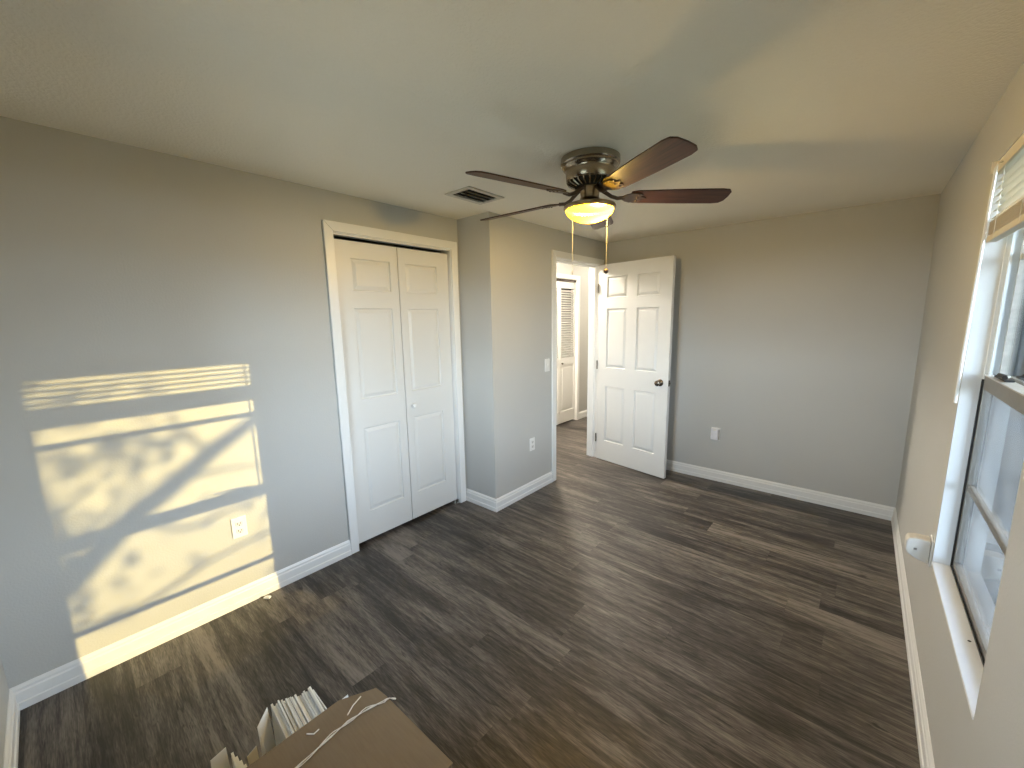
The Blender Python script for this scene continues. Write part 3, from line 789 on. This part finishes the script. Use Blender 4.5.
for a, c in zip(pts, pts[1:]):
    for k in range(4): fine.append(a.lerp(c, k/4))
fine.append(pts[-1])
b.tube(fine, [0.0021+0.0009*math.sin(i*1.3) for i in range(len(fine))], 6)
b.tube([p+Vector((0.007*math.sin(i*0.8), 0.0, 0.001)) for i, p in enumerate(fine[6:])], 0.0013, 5)
tag(b.build('tape_strand', M['tape'], bx, smooth=True), 'twisted strand of pale tape')
b = MB()
b.tube([(1.395, 0.755, BH+0.003), (1.405, 0.725, BH+0.004), (1.420, 0.700, BH+0.003)], 0.0018, 5)
tag(b.build('tape_scrap', M['tape'], bx, smooth=True), 'short loose curl of tape')
b = MB().tube([(1.385, 0.600, BH+0.003), (1.402, 0.612, BH+0.005), (1.398, 0.628, BH+0.003)], 0.0018, 5)
tag(b.build('tape_scrap', M['tape'], bx, smooth=True), 'short loose curl of tape')

def card(x0, x1, y0, y1, z0, z1, m_, label, group=None, rx=0.0, rz=0.0):
    cx, cy = (x0+x1)/2, (y0+y1)/2
    b = MB().box(x0-cx, x1-cx, y0-cy, y1-cy, 0, z1-z0)
    o = b.build('white_card', m_, None, bevel=0.0006)
    o.location = (cx, cy, z0); o.rotation_euler = (rx, 0, rz)
    return tag(o, label, 'card', group)
y = 0.588
for k in range(18):
    t = random.uniform(0.0042, 0.0062)
    dz = random.uniform(-0.010, 0.006) + (0.010 if k in (16, 17) else 0)
    dx = 0.0027*k
    card(1.098+dx+random.uniform(-0.004, 0.004), 1.342, y, y+t, 0, 0.300+dz, M['card'] if k % 4 else M['carddim'],
         'thin white card standing in the long upright row against the brown box', 'cards in the upright row beside the box', rz=math.radians(-4))
    y += t + (0.0035 if k in (3, 9) else 0.0006)
def quad(name_label, pts, t, m_):
    b = MB(); a = [Vector(p) for p in pts]
    n = (a[1]-a[0]).cross(a[3]-a[0]).normalized()*t
    lo = [b.bm.verts.new(p-n) for p in a]; hi = [b.bm.verts.new(p) for p in a]
    b.bm.faces.new(lo); b.bm.faces.new(list(reversed(hi)))
    for i in range(4): b.bm.faces.new((lo[i], lo[(i+1) % 4], hi[(i+1) % 4], hi[i]))
    o = b.build('white_card', m_, None, origin=(sum(p.x for p in a)/4, sum(p.y for p in a)/4, min(p.z for p in a)))
    return tag(o, name_label, 'card')
quad('broad white card leaning at the left end of the upright row', [(1.275, 0.530, 0.0), (1.275, 0.574, 0.0), (1.104, 0.585, 0.304), (1.150, 0.542, 0.300)], 0.003, M['card'])
quad('cream card leaning on the right end of the upright row', [(1.252, 0.800, 0.0), (1.215, 0.800, 0.0), (1.158, 0.708, 0.308), (1.252, 0.708, 0.302)], 0.003, M['card'])
quad('narrow white card standing right of the row, its face to the box', [(1.300, 0.722, 0.0), (1.300, 0.775, 0.0), (1.262, 0.775, 0.302), (1.262, 0.722, 0.296)], 0.003, M['card'])
quad('broad white card leaning at the front of the short bundle, bottom left of the frame', [(1.270, 0.405, 0.0), (1.270, 0.459, 0.0), (1.148, 0.461, 0.303), (1.155, 0.422, 0.300)], 0.003, M['card'])
y = 0.463
for k in range(4):
    t = 0.006
    card(1.165+0.010*k, 1.335, y, y+t, 0, 0.290-0.012*k, M['card'],
         'thin white card behind the leaning one in the short bundle, bottom left', 'cards in the short bundle', rz=math.radians(-3)); y += t+0.001
quad('grey white card leaning between the short bundle and the long row', [(1.300, 0.495, 0.0), (1.300, 0.521, 0.0), (1.210, 0.521, 0.300), (1.222, 0.494, 0.298)], 0.003, M['carddim'])

b = MB().box(-0.018, 0.018, -0.010, 0.010, 0, 0.008); b.box(-0.006, 0.016, -0.008, 0.006, 0.008, 0.013)
sc = b.build('paper_scrap', M['plate'], None, bevel=0.002); sc.location = (0.050, 0.905, 0.0); sc.rotation_euler = (0, 0, 0.7)
tag(sc, 'tiny white scrap on the floor against the left baseboard', 'scrap')

cr = MB().lathe([(0, 0.0), (0.004, 0.001), (0.005, 0.003), (0.003, 0.005), (0, 0.0055)], 10).build('crumb', M['gasket'], None, smooth=True)
cr.location = (W+0.036, 2.003, WZ0+0.008); cr.scale = (0.9, 0.6, 0.7)
tag(cr, 'tiny dark crumb lying on the white window sill', 'crumb')

# ------------------------------------------------------------------ added hall fill lamps, out of view
def hall_fill_lamp(y, strength, label):
    hl = empty('hall_fill_lamp', (-0.30, y, H), label, 'fill light')
    MB().lathe([(0, H), (0.11, H), (0.11, H-0.015), (0.10, H-0.02)], 32, (-0.30, y, 0)).build('base', M['plate'], hl, smooth=True)
    hm = bpy.data.materials.new('fill_lamp_glow'); hm.use_nodes = True
    hb_ = hm.node_tree.nodes['Principled BSDF']; hb_.inputs['Base Color'].default_value = (0.9, 0.9, 0.88, 1)
    hb_.inputs['Emission Color'].default_value = (1, 0.90, 0.76, 1); hb_.inputs['Emission Strength'].default_value = strength
    MB().lathe([(0.10, H-0.02), (0.098, H-0.045), (0.075, H-0.072), (0.04, H-0.084), (0, H-0.088)], 32, (-0.30, y, 0)).build('lamp_shade', hm, hl, smooth=True)
hall_fill_lamp(4.0, 620.0, 'unseen lamp added to brighten the near end of the hall')
hall_fill_lamp(6.2, 90.0, 'unseen lamp added to brighten the far end of the hall beyond the louvred closet')

# ------------------------------------------------------------------ outdoors
XO = W+WT
struct(MB().box(-30, 40, -30, 45, -0.40, -0.30), 'ground', M['grass'], 'dull lawn outside the window')
struct(MB().box(-1.5, W+3.0, -6.0, -0.15, -0.30, -0.27), 'ground_reflector', M['reflector'], 'added tan patio outside the near wall')  # unseen slab added to bounce light up to the ceiling
struct(MB().box(XO, XO+0.9, -0.15, 12, -0.30, -0.27), 'ground_path', M['concrete'], 'concrete strip along the house')
ev = MB()
ev.prism([(XO-0.02, H+0.0), (XO+0.62, 2.125), (XO+0.62, 2.28), (XO-0.02, H+0.20)], -1.0, 9.0, Matrix(((1, 0, 0, 0), (0, 0, -1, 0), (0, 1, 0, 0), (0, 0, 0, 1))).inverted() if False else Matrix(((1, 0, 0, 0), (0, 0, 1, 0), (0, 1, 0, 0), (0, 0, 0, 1))))
struct(ev, 'roof_eave', M['stucco'], 'eave overhanging the window')
struct(MB().box(W-0.5, XO+2.6, 8.2, 8.35, -0.3, 2.4), 'wall_neighbour', M['stucco'], 'pale wall across the side yard')
fn = empty('garden_fence', (XO+1.1, 6.8, -0.3), 'grey board fence beyond the window', 'fence')
b = MB()
for k in range(16):
    xx = XO+0.12+k*0.142
    b.box(xx, xx+0.136, 6.80, 6.82, -0.27, 1.12)
b.build('board_panel', M['fence'], fn)
b = MB(); b.box(XO+0.1, XO+2.4, 6.82, 6.86, 0.0, 0.09); b.box(XO+0.1, XO+2.4, 6.82, 6.86, 0.85, 0.94)
b.build('rail', M['fence'], fn)
po = empty('porch_post', (XO+0.34, 4.4, -0.3), 'white square post outside the window', 'post')
MB().box(XO+0.30, XO+0.40, 4.35, 4.45, -0.27, 2.13).build('shaft', M['post'], po, bevel=0.006)
MB().box(XO+0.28, XO+0.42, 4.33, 4.47, -0.27, -0.12).build('base', M['post'], po, bevel=0.006)
ds = MB().lathe([(0, 0), (0.12, 0.0), (0.15, 0.01), (0.15, 0.03), (0.13, 0.035), (0.05, 0.028), (0, 0.028)], 40)
dso = ds.build('round_disc', M['concrete'], None, smooth=True); dso.location = (XO+0.34, 4.30, 0.02); dso.rotation_euler = (math.radians(82), 0, math.radians(5))
tag(dso, 'pale round disc leaning outdoors behind the lower glass', 'disc')

# tree whose trunk and leaves stripe the sunlight
tr = empty('garden_tree', (12.0, 4.9, -0.3), 'leafy garden tree outside in line with the low sun', 'tree')
def sunpt(y, z, dx):     # where the sun ray reaching (0,y,z) on the left wall stands at x = dx
    return Vector((dx, y+dx*1.468/2.743, z+dx*0.640/2.743))
TRUNK = [(0.0, 0.29), (0.198, 0.439), (0.411, 0.645), (0.606, 0.776), (0.759, 0.886), (0.925, 0.987), (1.153, 1.114)]
p = [sunpt(y, z, 12) for y, z in TRUNK]
base = Vector((p[0].x, p[0].y-1.6, -0.35))
b = MB()
b.tube([base, base+Vector((0, 0.35, 1.6)), p[0]-Vector((0, 0.7, 0.9)), p[0], p[1], p[2], p[3], p[4], p[5], p[6]], [0.16, 0.12, 0.080, 0.060, 0.056, 0.050, 0.046, 0.042, 0.036, 0.020], 10)
b.tube([p[1], sunpt(0.22, 0.62, 12.2), sunpt(0.16, 1.0, 12.3), sunpt(0.25, 1.7, 12.3)], [0.030, 0.022, 0.016, 0.010], 8)
b.tube([p[4], sunpt(0.66, 0.98, 11.9), sunpt(0.52, 1.4, 11.8)], [0.016, 0.012, 0.007], 8)
b.tube([p[2], sunpt(0.62, 0.52, 11.8), sunpt(0.95, 0.58, 11.7)], [0.016, 0.011, 0.007], 8)
b.tube([p[3], sunpt(0.80, 0.78, 12.1), sunpt(1.05, 0.74, 12.2)], [0.013, 0.010, 0.006], 8)
b.tube([p[0], sunpt(0.35, 0.20, 11.9), sunpt(0.7, 0.32, 11.8), sunpt(1.1, 0.38, 11.7)], [0.018, 0.014, 0.010, 0.007], 8)
b.build('trunk', M['bark'], tr, smooth=True)
lv = bmesh.new()
rnd = random.Random(3)
def leaf(c, s):
    n = Vector((rnd.gauss(0, 1), rnd.gauss(0, 1), rnd.gauss(0, 1))).normalized()
    a = n.orthogonal().normalized(); bb = n.cross(a)
    q = [lv.verts.new(c+a*(s*ca)+bb*(s*0.45*sa)) for ca, sa in ((-1, 0), (-0.2, 0.9), (1, 0), (-0.2, -0.9))]
    lv.faces.new(q)
clusters = []
for k in range(95):
    yy = rnd.uniform(-0.5, 1.35); zz = rnd.uniform(-0.3, 1.5)
    keep = 0.95 if yy < 0.42 else (0.45 if yy < 0.65 else 0.16)
    if rnd.random() < keep: clusters.append((yy, zz, rnd.uniform(10.5, 13.5), rnd.uniform(0.06, 0.16)))
for k in range(30):   # crown above and to the sides, out of the sun's way to the window
    clusters.append((rnd.uniform(-1.5, 2.5), rnd.uniform(1.6, 3.2), rnd.uniform(11.0, 13.5), rnd.uniform(0.12, 0.3)))
for (yy, zz, dx, s) in clusters:
    c = sunpt(yy, zz, dx)
    for i in range(int(26*s/0.13)):
        leaf(c+Vector((rnd.gauss(0, s), rnd.gauss(0, s), rnd.gauss(0, s*0.7))), rnd.uniform(0.025, 0.05))
lm = bpy.data.meshes.new('foliage'); lv.to_mesh(lm); lv.free(); lm.materials.append(M['leaf'])
lf = bpy.data.objects.new('foliage', lm); COL.objects.link(lf); lf.parent = tr; lf.matrix_parent_inverse = parent_world(tr).inverted()

# portal that helps the sky find the window (gives no light itself)
pl = bpy.data.lights.new('window_portal', 'AREA'); pl.shape = 'RECTANGLE'; pl.size = WZ1-WZ0; pl.size_y = WY1-WY0
pl.cycles.is_portal = True
pl2 = bpy.data.lights.new('near_window_portal', 'AREA'); pl2.shape = 'RECTANGLE'; pl2.size = VX1-VX0; pl2.size_y = VZ1-VZ0
pl2.cycles.is_portal = True
po2 = bpy.data.objects.new('near_window_portal', pl2); COL.objects.link(po2)
po2.location = ((VX0+VX1)/2, -0.145, (VZ0+VZ1)/2); po2.rotation_euler = (PI/2, 0, 0)
po_ = bpy.data.objects.new('window_portal', pl); COL.objects.link(po_)
po_.location = (XO-0.01, (WY0+WY1)/2, (WZ0+WZ1)/2); po_.rotation_euler = (0, PI/2, 0)
